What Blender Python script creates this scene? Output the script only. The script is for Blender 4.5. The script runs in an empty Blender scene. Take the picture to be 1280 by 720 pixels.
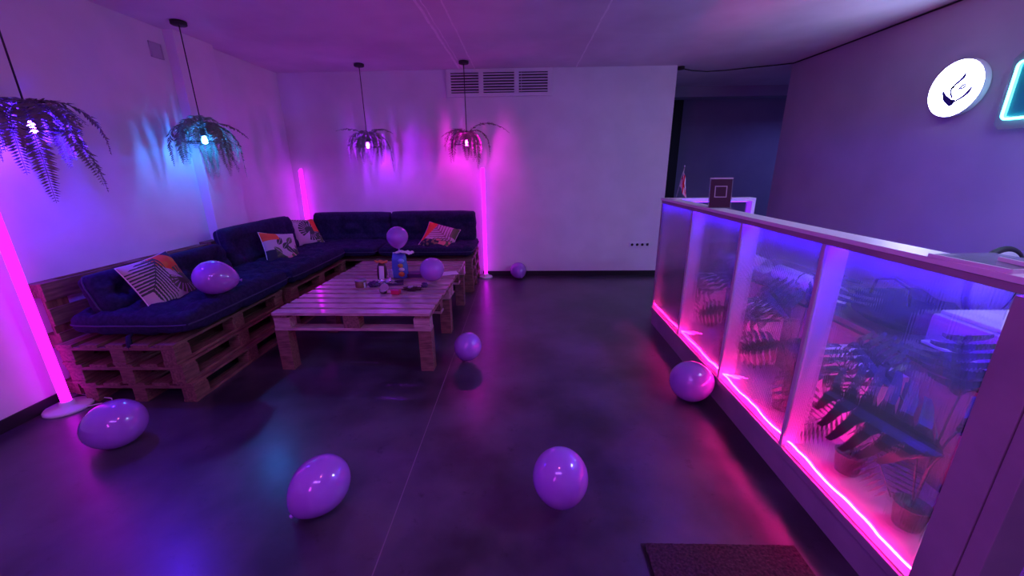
import bpy, bmesh, math, random
from mathutils import Vector, Matrix, noise
S = bpy.context.scene
COL = S.collection
random.seed(7)
PI = math.pi

# ------------------------------------------------------------------ camera
cam = bpy.data.cameras.new('camera'); camo = bpy.data.objects.new('camera', cam); COL.objects.link(camo)
F, PITCH, YAW, ROLL = 492.15, .2965, .0304, -.01178
fw = Vector((-math.sin(YAW)*math.cos(PITCH), math.cos(YAW)*math.cos(PITCH), -math.sin(PITCH)))
r0 = Vector((math.cos(YAW), math.sin(YAW), 0)); u0 = r0.cross(fw)
rt = r0*math.cos(ROLL)+u0*math.sin(ROLL); up = u0*math.cos(ROLL)-r0*math.sin(ROLL)
M = Matrix((rt, up, -fw)).transposed().to_4x4(); M.translation = Vector((0, 0, 1.6))
camo.matrix_world = M
cam.sensor_fit = 'HORIZONTAL'; cam.sensor_width = 36; cam.lens = 36*F/1280; cam.clip_start = .02
S.camera = camo

# ------------------------------------------------------------------ light & exposure
S.view_settings.view_transform = 'Standard'; S.view_settings.look = 'None'
S.view_settings.gamma = 1; S.view_settings.use_curve_mapping = False
S.view_settings.exposure = 0.45
w = bpy.data.worlds.new('world'); S.world = w; w.use_nodes = True
w.node_tree.nodes['Background'].inputs[0].default_value = (.05, .03, .12, 1)
w.node_tree.nodes['Background'].inputs[1].default_value = .15

def area(name, loc, rot, size, power, col):
    l = bpy.data.lights.new(name, 'AREA'); l.shape = 'RECTANGLE'; l.size, l.size_y = size
    l.energy = power; l.color = col
    o = bpy.data.objects.new(name, l); COL.objects.link(o); o.location = loc; o.rotation_euler = rot
    return o
# unseen fill lights added for brightness: camera side, desk and passage
area('room_fill', (-.6, -1.0, 2.8), (0, 0, 0), (1.6, .5), 34, (.42, .12, 1))  # added fill for the purple ambient level
area('pink_fill', (-.2, .3, 2.83), (0, 0, 0), (.3, .3), 6, (1, .16, .40))  # added pink fill above the camera, no fixture
area('passage_fill', (5.6, 7.3, 2.8), (0, 0, 0), (.6, .6), 26, (.20, .20, 1))  # added blue fill that brightens the passage wall
area('desk_fill', (2.9, 1.4, 2.8), (0, 0, 0), (.6, .6), 42, (.44, .46, 1))  # added cool fill for the back and right walls

o_ = area('ceiling_fill', (-1.6, -1.6, 1.7), (0, 0, 0), (.25, 1.5), 17, (.78, .06, 1))  # added fill, tilted up to brighten the ceiling
o_.rotation_euler = Vector((.1, .80, .6)).to_track_quat('-Z', 'Y').to_euler()
E_TUBE, E_PINK, E_BLUE, E_SIGN, E_CYAN = 3.2, 220, 190, 24, 7
E_BULB = {'blue': 1400, 'cyan': 380, 'violet': 480, 'magenta': 430}

# ------------------------------------------------------------------ materials
def mat(name, col, rough=.6, metal=0, coat=0, spec=.5, emit=None, es=0, sheen=0, alpha=1, trans=0):
    m = bpy.data.materials.new(name); m.use_nodes = True; b = m.node_tree.nodes['Principled BSDF']
    b.inputs['Base Color'].default_value = (*col, 1); b.inputs['Roughness'].default_value = rough
    b.inputs['Metallic'].default_value = metal; b.inputs['Coat Weight'].default_value = coat
    b.inputs['Coat Roughness'].default_value = .08
    b.inputs['Specular IOR Level'].default_value = spec
    b.inputs['Sheen Weight'].default_value = sheen
    b.inputs['Alpha'].default_value = alpha
    b.inputs['Transmission Weight'].default_value = trans
    if emit:
        b.inputs['Emission Color'].default_value = (*emit, 1); b.inputs['Emission Strength'].default_value = es
    return m
def nt(m): return m.node_tree, m.node_tree.nodes['Principled BSDF']
def N(t, kind, **kw):
    n = t.nodes.new(kind)
    for k, v in kw.items():
        if k in n.inputs.keys(): n.inputs[k].default_value = v
        else: setattr(n, k, v)
    return n
def noisy(m, c1, c2, scale=8, bump=.2, stretch=(1, 1, 1), detail=6, rough=None, lo=.35, hi=.65, dist=.002):
    t, b = nt(m)
    tc = N(t, 'ShaderNodeTexCoord'); mp = N(t, 'ShaderNodeMapping'); mp.inputs['Scale'].default_value = stretch
    no = N(t, 'ShaderNodeTexNoise', Scale=scale, Detail=detail)
    cr = N(t, 'ShaderNodeValToRGB'); cr.color_ramp.elements[0].color = (*c1, 1); cr.color_ramp.elements[1].color = (*c2, 1)
    cr.color_ramp.elements[0].position = lo; cr.color_ramp.elements[1].position = hi
    t.links.new(tc.outputs['Object'], mp.inputs[0]); t.links.new(mp.outputs[0], no.inputs['Vector'])
    t.links.new(no.outputs[0], cr.inputs[0]); t.links.new(cr.outputs[0], b.inputs['Base Color'])
    if bump:
        bp = N(t, 'ShaderNodeBump', Strength=bump, Distance=dist); t.links.new(no.outputs[0], bp.inputs['Height'])
        t.links.new(bp.outputs[0], b.inputs['Normal'])
    if rough:
        mr = N(t, 'ShaderNodeMapRange'); mr.inputs['To Min'].default_value = rough[0]; mr.inputs['To Max'].default_value = rough[1]
        t.links.new(no.outputs[0], mr.inputs[0]); t.links.new(mr.outputs[0], b.inputs['Roughness'])
    return m, t, b, no, cr

M_WALL = noisy(mat('white_plaster', (.7, .7, .7), .62), (.70, .70, .71), (.76, .76, .77), 3, .08)[0]
M_GREY = noisy(mat('lilac_wall_paint', (.5, .5, .5), .7), (.42, .40, .46), (.47, .45, .51), 2, .05)[0]
M_DARKWALL = noisy(mat('blue_grey_paint', (.3, .3, .4), .8), (.30, .31, .38), (.34, .35, .42), 2, .05)[0]
M_CEIL, t, b, no, cr = noisy(mat('ceiling_plaster', (.6, .6, .6), .75), (.68, .64, .70), (.80, .76, .82), 1.6, .15)
# seams between the ceiling slabs: wobbling lines along Y
tc = N(t, 'ShaderNodeTexCoord'); sx = N(t, 'ShaderNodeSeparateXYZ'); t.links.new(tc.outputs['Object'], sx.inputs[0])
wn = N(t, 'ShaderNodeTexNoise', Scale=5, Detail=4); t.links.new(tc.outputs['Object'], wn.inputs['Vector'])
w1 = N(t, 'ShaderNodeMath', operation='MULTIPLY_ADD'); w1.inputs[1].default_value = .03; t.links.new(wn.outputs[0], w1.inputs[0])
t.links.new(sx.outputs[0], w1.inputs[2])
last = None
for cx, wd, am in ((-.850+.015, .013, 1.6), (-.805+.015, .006, 1.4), (-.645+.015, .008, 1.3), (.712+.015, .008, 1.4), (-2.6, .004, .4)):
    d = N(t, 'ShaderNodeMath', operation='SUBTRACT'); t.links.new(w1.outputs[0], d.inputs[0]); d.inputs[1].default_value = cx
    a = N(t, 'ShaderNodeMath', operation='ABSOLUTE'); t.links.new(d.outputs[0], a.inputs[0])
    l = N(t, 'ShaderNodeMath', operation='LESS_THAN'); t.links.new(a.outputs[0], l.inputs[0]); l.inputs[1].default_value = wd
    k = N(t, 'ShaderNodeMath', operation='MULTIPLY'); t.links.new(l.outputs[0], k.inputs[0]); k.inputs[1].default_value = am
    if last:
        x = N(t, 'ShaderNodeMath', operation='MAXIMUM'); t.links.new(last.outputs[0], x.inputs[0]); t.links.new(k.outputs[0], x.inputs[1]); last = x
    else: last = k
n2 = N(t, 'ShaderNodeTexNoise', Scale=14, Detail=3); t.links.new(tc.outputs['Object'], n2.inputs['Vector'])
g = N(t, 'ShaderNodeMath', operation='MULTIPLY'); t.links.new(last.outputs[0], g.inputs[0]); t.links.new(n2.outputs[0], g.inputs[1])
mx = N(t, 'ShaderNodeMix', data_type='RGBA'); t.links.new(g.outputs[0], mx.inputs[0]); t.links.new(cr.outputs[0], mx.inputs[6])
mx.inputs[7].default_value = (1, .97, 1, 1); t.links.new(mx.outputs[2], b.inputs['Base Color'])

M_POST = mat('glow_lit_post', (.50, .42, .52), .5)  # timber colour lightened to hold the panel glow on the posts
M_FLOOR, t, b, no, cr = noisy(mat('polished_concrete', (.1, .1, .1), .35, coat=.45), (.022, .020, .026), (.082, .070, .092), 1.7, .12, detail=14, rough=(.24, .50), lo=.38, hi=.64)
b.inputs['Coat Roughness'].default_value = .24
# hairline joint in the screed and fine dark pitting
tc = N(t, 'ShaderNodeTexCoord'); sx = N(t, 'ShaderNodeSeparateXYZ'); t.links.new(tc.outputs['Object'], sx.inputs[0])
d = N(t, 'ShaderNodeMath', operation='ADD'); t.links.new(sx.outputs[0], d.inputs[0]); d.inputs[1].default_value = .626
a = N(t, 'ShaderNodeMath', operation='ABSOLUTE'); t.links.new(d.outputs[0], a.inputs[0])
l = N(t, 'ShaderNodeMath', operation='LESS_THAN'); t.links.new(a.outputs[0], l.inputs[0]); l.inputs[1].default_value = .0028
mx = N(t, 'ShaderNodeMix', data_type='RGBA'); t.links.new(l.outputs[0], mx.inputs[0]); mx.inputs[7].default_value = (.16, .13, .15, 1)
pn = N(t, 'ShaderNodeTexNoise', Scale=9, Detail=10); pn.inputs['Roughness'].default_value = .75; t.links.new(tc.outputs['Object'], pn.inputs['Vector'])
pr = N(t, 'ShaderNodeValToRGB'); pr.color_ramp.elements[0].position = .30; pr.color_ramp.elements[1].position = .42
pr.color_ramp.elements[0].color = (.35, .35, .35, 1); t.links.new(pn.outputs[0], pr.inputs[0])
mu = N(t, 'ShaderNodeMix', data_type='RGBA', blend_type='MULTIPLY'); mu.inputs[0].default_value = 1
t.links.new(cr.outputs[0], mu.inputs[6]); t.links.new(pr.outputs[0], mu.inputs[7]); t.links.new(mu.outputs[2], mx.inputs[6])
t.links.new(mx.outputs[2], b.inputs['Base Color'])

M_BLACK = mat('black_paint', (.012, .012, .014), .5)
M_WOOD = noisy(mat('pallet_pine', (.4, .25, .15), .65), (.09, .048, .034), (.26, .15, .10), 7, .35, (1.2, 9, 9), 8, lo=.3, hi=.7)[0]
M_WOODY = noisy(mat('pallet_pine_cross', (.4, .25, .15), .65), (.09, .048, .034), (.26, .15, .10), 7, .35, (9, 1.2, 9), 8, lo=.3, hi=.7)[0]
M_VARN = noisy(mat('varnished_pine', (.5, .35, .25), .30, coat=.8), (.30, .20, .18), (.60, .44, .38), 7, .2, (1.2, 9, 9), 8, lo=.3, hi=.7)[0]
M_NAVY = noisy(mat('navy_cotton', (.03, .03, .09), .9, sheen=0, spec=.2), (.013, .013, .045), (.025, .022, .070), 40, .25)[0]
M_PIPE = mat('navy_piping', (.04, .04, .10), .7)
M_BALL = mat('lilac_latex', (.36, .15, .60), .16, coat=.8)
nt(M_BALL)[1].inputs['Subsurface Weight'].default_value = .35; nt(M_BALL)[1].inputs['Subsurface Radius'].default_value = (.1, .1, .1)
nt(M_BALL)[1].inputs['Subsurface Scale'].default_value = .4
M_WHITE = mat('white_plastic', (.75, .75, .77), .35)
M_SHELF = mat('white_melamine', (.74, .73, .76), .4)
M_FRAME = noisy(mat('painted_timber', (.55, .42, .5), .5), (.26, .20, .25), (.32, .25, .30), 5, .1)[0]
M_METAL = mat('grey_metal', (.4, .4, .42), .35, .9)
M_FERN = noisy(mat('fern_green', (.05, .15, .05), .55), (.08, .15, .09), (.18, .27, .16), 9, .1)[0]
M_FERNDRY = noisy(mat('fern_brown_green', (.1, .1, .05), .6), (.10, .11, .09), (.22, .20, .17), 9, .1)[0]
M_LEAF = mat('monstera_green', (.010, .028, .014), .45)
M_BROWN = mat('brown_mat_pile', (.05, .025, .03), .95)
noisy(M_BROWN, (.012, .006, .008), (.045, .022, .028), 90, .9, dist=.004)

def emis(name, col, st):
    m = bpy.data.materials.new(name); m.use_nodes = True; t = m.node_tree; t.nodes.clear()
    o = t.nodes.new('ShaderNodeOutputMaterial'); e = t.nodes.new('ShaderNodeEmission')
    e.inputs[0].default_value = (*col, 1); e.inputs[1].default_value = st; t.links.new(e.outputs[0], o.inputs[0]); return m
M_TUBE = emis('pink_tube_glow', (.74, .007, 1.0), E_TUBE)
M_PINK = emis('pink_strip_glow', (1, .010, .27), E_PINK)
M_BLUE = emis('blue_strip_glow', (.04, .004, 1), E_BLUE)
M_BLUEDIM = emis('dim_blue_strip_glow', (.12, .02, 1), 5)
M_SIGN = emis('sign_glow', (.46, .51, 1), E_SIGN)
M_CYAN = emis('cyan_neon', (.10, .75, .85), E_CYAN)
M_BULB = {'blue': emis('blue_bulb', (.055, .008, 1), E_BULB['blue']), 'cyan': emis('cyan_bulb', (.03, .22, 1), E_BULB['cyan']),
          'violet': emis('violet_bulb', (.36, .012, 1), E_BULB['violet']), 'magenta': emis('magenta_bulb', (.85, .008, .72), E_BULB['magenta'])}

# ribbed polycarbonate: mostly see-through, ribs run up the sheet
def poly(name, axis):
    m = bpy.data.materials.new(name); m.use_nodes = True; t = m.node_tree; t.nodes.clear()
    o = t.nodes.new('ShaderNodeOutputMaterial')
    tc = N(t, 'ShaderNodeTexCoord'); wv = N(t, 'ShaderNodeTexWave', wave_type='BANDS', bands_direction=axis, Scale=30.0)
    t.links.new(tc.outputs['Object'], wv.inputs['Vector'])
    bp = N(t, 'ShaderNodeBump', Strength=.25, Distance=.002); t.links.new(wv.outputs['Fac'], bp.inputs['Height'])
    tr = N(t, 'ShaderNodeBsdfTransparent'); tr.inputs[0].default_value = (.90, .88, .94, 1)
    rf = N(t, 'ShaderNodeBsdfRefraction', IOR=1.08, Roughness=.04); t.links.new(bp.outputs[0], rf.inputs['Normal'])
    rf.inputs[0].default_value = (.95, .93, 1, 1)
    gl = N(t, 'ShaderNodeBsdfGlossy'); gl.inputs['Roughness'].default_value = .16; t.links.new(bp.outputs[0], gl.inputs['Normal'])
    tl = N(t, 'ShaderNodeBsdfTranslucent'); tl.inputs[0].default_value = (.8, .8, .85, 1)
    m1 = N(t, 'ShaderNodeMixShader'); m1.inputs[0].default_value = .22; t.links.new(tr.outputs[0], m1.inputs[1]); t.links.new(rf.outputs[0], m1.inputs[2])
    m2 = N(t, 'ShaderNodeMixShader'); t.links.new(m1.outputs[0], m2.inputs[1]); t.links.new(tl.outputs[0], m2.inputs[2])
    mr = N(t, 'ShaderNodeMapRange'); mr.inputs['To Min'].default_value = .035; mr.inputs['To Max'].default_value = .065
    t.links.new(wv.outputs['Fac'], mr.inputs[0]); t.links.new(mr.outputs[0], m2.inputs[0])
    fr = N(t, 'ShaderNodeFresnel', IOR=1.13); t.links.new(bp.outputs[0], fr.inputs['Normal'])
    m3 = N(t, 'ShaderNodeMixShader'); t.links.new(fr.outputs[0], m3.inputs[0]); t.links.new(m2.outputs[0], m3.inputs[1]); t.links.new(gl.outputs[0], m3.inputs[2])
    t.links.new(m3.outputs[0], o.inputs[0]); return m
M_POLY = poly('ribbed_polycarbonate', 'Y'); M_POLYX = poly('ribbed_polycarbonate_end', 'X')
M_CLEAR = bpy.data.materials.new('clear_acrylic'); M_CLEAR.use_nodes = True
t = M_CLEAR.node_tree; t.nodes.clear(); o = t.nodes.new('ShaderNodeOutputMaterial')
tr = N(t, 'ShaderNodeBsdfTransparent'); tr.inputs[0].default_value = (.85, .9, .92, 1)
gl = N(t, 'ShaderNodeBsdfGlossy'); gl.inputs['Roughness'].default_value = .05
df = N(t, 'ShaderNodeBsdfDiffuse'); df.inputs[0].default_value = (.6, .7, .75, 1)
a1 = N(t, 'ShaderNodeMixShader'); a1.inputs[0].default_value = .3; t.links.new(gl.outputs[0], a1.inputs[1]); t.links.new(df.outputs[0], a1.inputs[2])
a2 = N(t, 'ShaderNodeMixShader'); a2.inputs[0].default_value = .5; t.links.new(tr.outputs[0], a2.inputs[1]); t.links.new(a1.outputs[0], a2.inputs[2])
t.links.new(a2.outputs[0], o.inputs[0])

# ------------------------------------------------------------------ mesh helpers
def bm_(): return bmesh.new()
def box(bm, x0, x1, y0, y1, z0, z1, rot=None, piv=None):
    r = bmesh.ops.create_cube(bm, size=1)
    for v in r['verts']:
        v.co = Vector((x0+(v.co.x+.5)*(x1-x0), y0+(v.co.y+.5)*(y1-y0), z0+(v.co.z+.5)*(z1-z0)))
        if rot is not None: v.co = rot @ (v.co-Vector(piv)) + Vector(piv)
    return r['verts']
def tube(bm, pts, rad, seg=8, cap=True):
    pts = [Vector(p) for p in pts]; n = len(pts); rings = []
    rads = rad if isinstance(rad, (list, tuple)) else [rad]*n
    pu = None
    for i, p in enumerate(pts):
        d = (pts[min(i+1, n-1)]-pts[max(i-1, 0)]).normalized()
        if pu is None: pu = d.cross(Vector((.31, .17, .93))).normalized() if abs(d.z) < .95 else Vector((1, 0, 0))
        pu = (pu-d*pu.dot(d)).normalized(); q = d.cross(pu)
        rings.append([bm.verts.new(p+(pu*math.cos(2*PI*k/seg)+q*math.sin(2*PI*k/seg))*rads[i]) for k in range(seg)])
    for i in range(n-1):
        for k in range(seg):
            bm.faces.new((rings[i][k], rings[i][(k+1) % seg], rings[i+1][(k+1) % seg], rings[i+1][k]))
    if cap:
        bm.faces.new(list(reversed(rings[0]))); bm.faces.new(rings[-1])
def lathe(bm, prof, seg=24, c=(0, 0, 0), mtx=None):
    rings = []
    for r, z in prof:
        ring = []
        for k in range(seg):
            p = Vector((r*math.cos(2*PI*k/seg), r*math.sin(2*PI*k/seg), z))
            if mtx is not None: p = mtx @ p
            ring.append(bm.verts.new(p+Vector(c)))
        rings.append(ring)
    for i in range(len(prof)-1):
        for k in range(seg):
            bm.faces.new((rings[i][k], rings[i][(k+1) % seg], rings[i+1][(k+1) % seg], rings[i+1][k]))
    bm.faces.new(list(reversed(rings[0]))); bm.faces.new(rings[-1])
def mk(name, bm, m, parent=None, smooth=False, bevel=0, loc=None):
    me = bpy.data.meshes.new(name)
    bmesh.ops.remove_doubles(bm, verts=bm.verts, dist=1e-6)
    bmesh.ops.recalc_face_normals(bm, faces=bm.faces)
    bm.to_mesh(me); bm.free(); me.materials.append(m)
    o = bpy.data.objects.new(name, me); COL.objects.link(o)
    if smooth:
        for p in me.polygons: p.use_smooth = True
    if parent is not None: o.parent = parent
    if loc: o.location = loc
    if bevel:
        b = o.modifiers.new('bevel', 'BEVEL'); b.width = bevel; b.segments = 2; b.limit_method = 'ANGLE'
    return o
def thing(name, label, cat, loc=(0, 0, 0), rot=(0, 0, 0), group=None):
    o = bpy.data.objects.new(name, None); COL.objects.link(o); o.location = loc; o.rotation_euler = rot
    o.empty_display_size = .05
    return tag(o, label, cat, group)
def tag(o, label, cat, group=None):
    o['label'] = label; o['category'] = cat
    if group: o['group'] = group
    return o
def struct(name, bm, m, bevel=0):
    o = mk(name, bm, m, bevel=bevel); o['kind'] = 'structure'; return o
def dup(o, parent=None):
    c = o.copy(); COL.objects.link(c)
    if parent is not None: c.parent = parent
    for ch in list(o.children): dup(ch, c)
    return c
def B(*a, **k): bm = bm_(); box(bm, *a, **k); return bm

# ------------------------------------------------------------------ room
XL, YB, XE, XR, HC = -3.362, 5.90, 2.05, 3.57, 2.872
struct('floor', B(-3.6, 7.2, -2.6, 8.8, -.1, 0), M_FLOOR)
struct('ceiling', B(-3.6, 7.2, -2.6, 8.8, HC, HC+.1), M_CEIL)
struct('wall_left', B(XL-.2, XL, -2.6, YB+.25, 0, HC), M_WALL)
struct('wall_back', B(XL, XE, YB, YB+.25, 0, HC), M_WALL)
struct('wall_right', B(XR, XR+.2, -2.6, 5.95, 0, HC), M_GREY)
struct('wall_rear', B(XL, XR, -2.6, -2.4, 0, HC), M_GREY)
struct('wall_passage', B(1.5, 7.2, 8.6, 8.8, 0, HC), M_DARKWALL)
struct('wall_passage_end', B(7.0, 7.2, 5.95, 8.6, 0, HC), M_DARKWALL)
struct('wall_passage_side', B(XR+.2, 7.2, 5.75, 5.95, 0, HC), M_DARKWALL)
struct('wall_passage_left', B(1.5, XE, YB+.25, 8.6, 0, HC), M_DARKWALL)
struct('trim_1', B(XE, 7.0, 7.4, 7.7, HC-.16, HC), M_DARKWALL)       # shallow beam across the passage
d = struct('door_1', B(2.22, 3.16, 8.55, 8.6, 0, 2.86), M_BLACK, .004)
struct('baseboard_back', B(-.62, XE, YB-.014, YB, 0, .075), M_BLACK, .002)
struct('baseboard_left', B(XL, XL+.014, -2.4, 2.44, 0, .085), M_BLACK, .002)
struct('baseboard_right', B(XR-.014, XR, -2.4, 5.95, 0, .08), M_BLACK, .002)
# shallow boxed-in pier on the left wall with a blank cover at its top
bm = bm_(); box(bm, XL, XL+.10, 4.12, 4.62, 0, HC); struct('trim_2', bm, M_WALL, .004)
bm = bm_()
for a in ((3.93, 4.06, 2.72, 2.728), (3.93, 4.06, 2.60, 2.608), (3.93, 3.938, 2.60, 2.728), (4.052, 4.06, 2.60, 2.728)): box(bm, XL, XL+.012, *a)
box(bm, XL, XL+.005, 3.938, 4.052, 2.608, 2.72)
tag(mk('junction_box', bm, M_GREY), 'small square junction cover high on the left wall under the ceiling', 'junction box')

# ------------------------------------------------------------------ ventilation panel
v = thing('ventilation_panel', 'grey ventilation panel with three louvred grilles under the ceiling', 'vent', (-.32, YB, 2.70))
W_, H_ = .715, .16
bm = bm_(); box(bm, -W_, W_, -.02, 0, -H_, H_)
mk('backing', bm, M_BLACK, v)
bm = bm_()
for a in ((-W_, W_, -H_-.01, -H_+.035), (-W_, W_, H_-.035, H_+.01)): box(bm, a[0], a[1], -.035, -.005, a[2], a[3])
for c in (-W_+.03, -.245, .235, W_-.03): box(bm, c-.032, c+.032, -.034, -.005, -H_+.033, H_-.033)
mk('frame', bm, M_WALL, v, bevel=.003)
for i, (a, b_) in enumerate(((-W_+.06, -.277), (-.213, .203), (.267, W_-.06))):
    bm = bm_()
    for k in range(7):
        z = -H_+.055+k*.0345
        box(bm, a, b_, -.034, -.012, z-.006, z+.006, rot=Matrix.Rotation(math.radians(-20), 3, 'X'), piv=(0, -.022, z))
    if i == 2: box(bm, a+.03, a+.036, -.037, -.033, -H_+.04, H_-.04)
    g = mk('louvre_grille', bm, M_SHELF, v)

# ------------------------------------------------------------------ wall socket strip
s = thing('socket_strip', 'white four-gang wall socket near the right end of the back wall', 'socket', (1.745, YB, .475))
mk('plate', B(-.155, .155, -.012, 0, -.04, .04), M_WHITE, s, bevel=.003)
for k in range(4):
    bm = bm_(); mt = Matrix.Rotation(PI/2, 3, 'X')
    lathe(bm, [(.026, .0), (.026, .002), (.022, .002), (.021, -.0)], 20, (-.114+.076*k, -.0125, 0), mt)
    sk = mk('socket', bm, M_WHITE, s, True)
    if k < 3:
        bm = bm_(); lathe(bm, [(.0195, .0), (.0195, .0008)], 20, (-.114+.076*k, -.0155, 0), mt); mk('recess', bm, M_BLACK, sk)

# ------------------------------------------------------------------ ceiling cable with its rose at the passage
cb = thing('ceiling_cable', 'thin black cable drooping along the ceiling over the passage opening', 'cable', (2.12, 5.98, HC))
bm = bm_(); lathe(bm, [(.05, -.035), (.05, -.002), (.02, 0)], 20); mk('rose', bm, M_BLACK, cb, True)
bm = bm_()
pts = [(0, 0, -.02), (.15, .0, -.05), (.35, .0, -.065), (.6, 0, -.055), (.9, 0, -.03), (1.2, -.02, -.012), (XR-2.12-.03, -.1, -.006), (XR-2.12-.012, -.6, -.008), (XR-2.12-.012, -2.2, -.012), (XR-2.12-.012, -4, -.008)]
tube(bm, pts, .007, 6); mk('cord', bm, M_BLACK, cb, True)

# ------------------------------------------------------------------ pallets
PW, PD, PH = 1.28, .84, .154     # along x, along y, height
def make_pallet(wood, wood2, nb=5, depth=PD, label='', group=None, name='wooden_pallet', jit=.004, root=None):
    p = root or thing(name, label, 'pallet', group=group)
    bt = .022; bw = depth/nb*(.74 if nb == 5 else .735); bh = PH-3*bt
    bm = bm_()
    for k in range(nb):
        c = bw/2+(depth-bw)*k/(nb-1)
        j = random.uniform(-jit, jit)
        box(bm, j, PW+j, c-bw/2, c+bw/2, PH-bt, PH+random.uniform(-.0015, .0015))
    mk('deck_boards', bm, wood, p, bevel=.002)
    for k in range(3):
        c = .06+(PW-.12)*k/2
        mk('stringer_board', B(c-.06, c+.06, .002, depth-.002, PH-2*bt, PH-bt), wood2, p, bevel=.002)
    for i in range(3):
        for j in range(3):
            cx = .07+(PW-.14)*i/2; cy = .055+(depth-.11)*j/2; e = random.uniform(-.006, .004)
            mk('block', B(cx-.065, cx+.065, cy-.048, cy+.048+e*0, bt, PH-2*bt), wood2 if (i+j) % 2 else wood, p, bevel=.003)
    bm = bm_()
    for c in (.055, depth/2, depth-.055): box(bm, 0, PW, c-.048, c+.048, 0, bt)
    mk('bottom_boards', bm, wood, p, bevel=.002)
    return p
proto = make_pallet(M_WOOD, M_WOODY, label='x')
used = [False]
def pallet(loc, rz, label, group=None, rx=0, ry=0):
    p = proto if not used[0] else dup(proto)
    used[0] = True
    p.location = loc; p.rotation_euler = (rx, ry, rz); p['label'] = label
    if group: p['group'] = group
    return p
lev = ['bottom', 'middle', 'top']
LOFF = [(.045, .012, .0), (.012, .0, .006), (0, -.012, .0)]     # x shift, y shift, turn, per level
for k in range(3):
    dx, dy, rr = LOFF[k]
    # along the left wall: pallet length runs in Y (rotate +90deg: local x -> +y, local y -> -x)
    pallet((-2.385+dx-.02, 2.415+dy, k*(PH+.001)), PI/2+rr, '%s wooden pallet of the stack at the near end of the corner sofa' % lev[k], 'stacked pallets of the sofa base')
for k in range(3):
    dx, dy, rr = LOFF[2-k]
    pallet((-2.36+dx*.4, 3.715+dy, k*(PH+.001)), PI/2-rr*.5, '%s wooden pallet of the far stack along the left wall, beside the table' % lev[k], 'stacked pallets of the sofa base')
for k in range(3):
    dx, dy, rr = LOFF[k]
    pallet((-1.955+dx*.2, 5.03+dy*.3, k*(PH+.001)), 0, '%s wooden pallet under the back wall seat, at its free right end' % lev[k], 'stacked pallets of the sofa base')
for k in range(3):
    pallet((-3.245, 5.03, k*(PH+.001)), 0, '%s wooden pallet under the back wall seat, in the room corner' % lev[k], 'stacked pallets of the sofa base')
# backrest pallets standing on edge against the walls (deck faces the room)
def back_left(y, label, z=.0):
    p = pallet((XL+.004, y, z), 0, label, 'upright backrest pallets')
    # local x -> +Y, local y -> +Z, local z -> +X
    p.rotation_euler = Matrix(((0, 0, 1), (1, 0, 0), (0, 1, 0))).to_euler(); return p
b1 = back_left(2.44, 'upright wooden pallet forming the near backrest against the left wall', .05)
b2 = back_left(3.95, 'upright wooden pallet forming the far backrest against the left wall', .065)
b1.scale = (1.15, 1, .84); b2.scale = (1.15, 1, .84)

# ------------------------------------------------------------------ pallet table
T = thing('pallet_table', 'low varnished pallet table on square legs in front of the corner sofa', 'table', (-2.02, 2.90, 0), (0, 0, math.radians(-.8)))
TH = .51
for k, y in enumerate((0, .925)):
    pp = bpy.data.objects.new('table_pallet', None); COL.objects.link(pp); pp.parent = T; pp.location = (0, y, TH-PH)
    make_pallet(M_VARN, M_WOODY, nb=7, depth=.905, root=pp, jit=.006)
legm = B(0, .105, 0, .10, 0, TH-PH); l0 = mk('leg', legm, M_WOOD, T, bevel=.003)
l0.location = (0.0, .005, 0)
for x, y in ((PW-.105, .005), (0, .78), (PW-.105, .78), (0, 1.62), (PW-.105, 1.62)):
    c = l0.copy(); COL.objects.link(c); c.parent = T; c.location = (x, y, 0)

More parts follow.
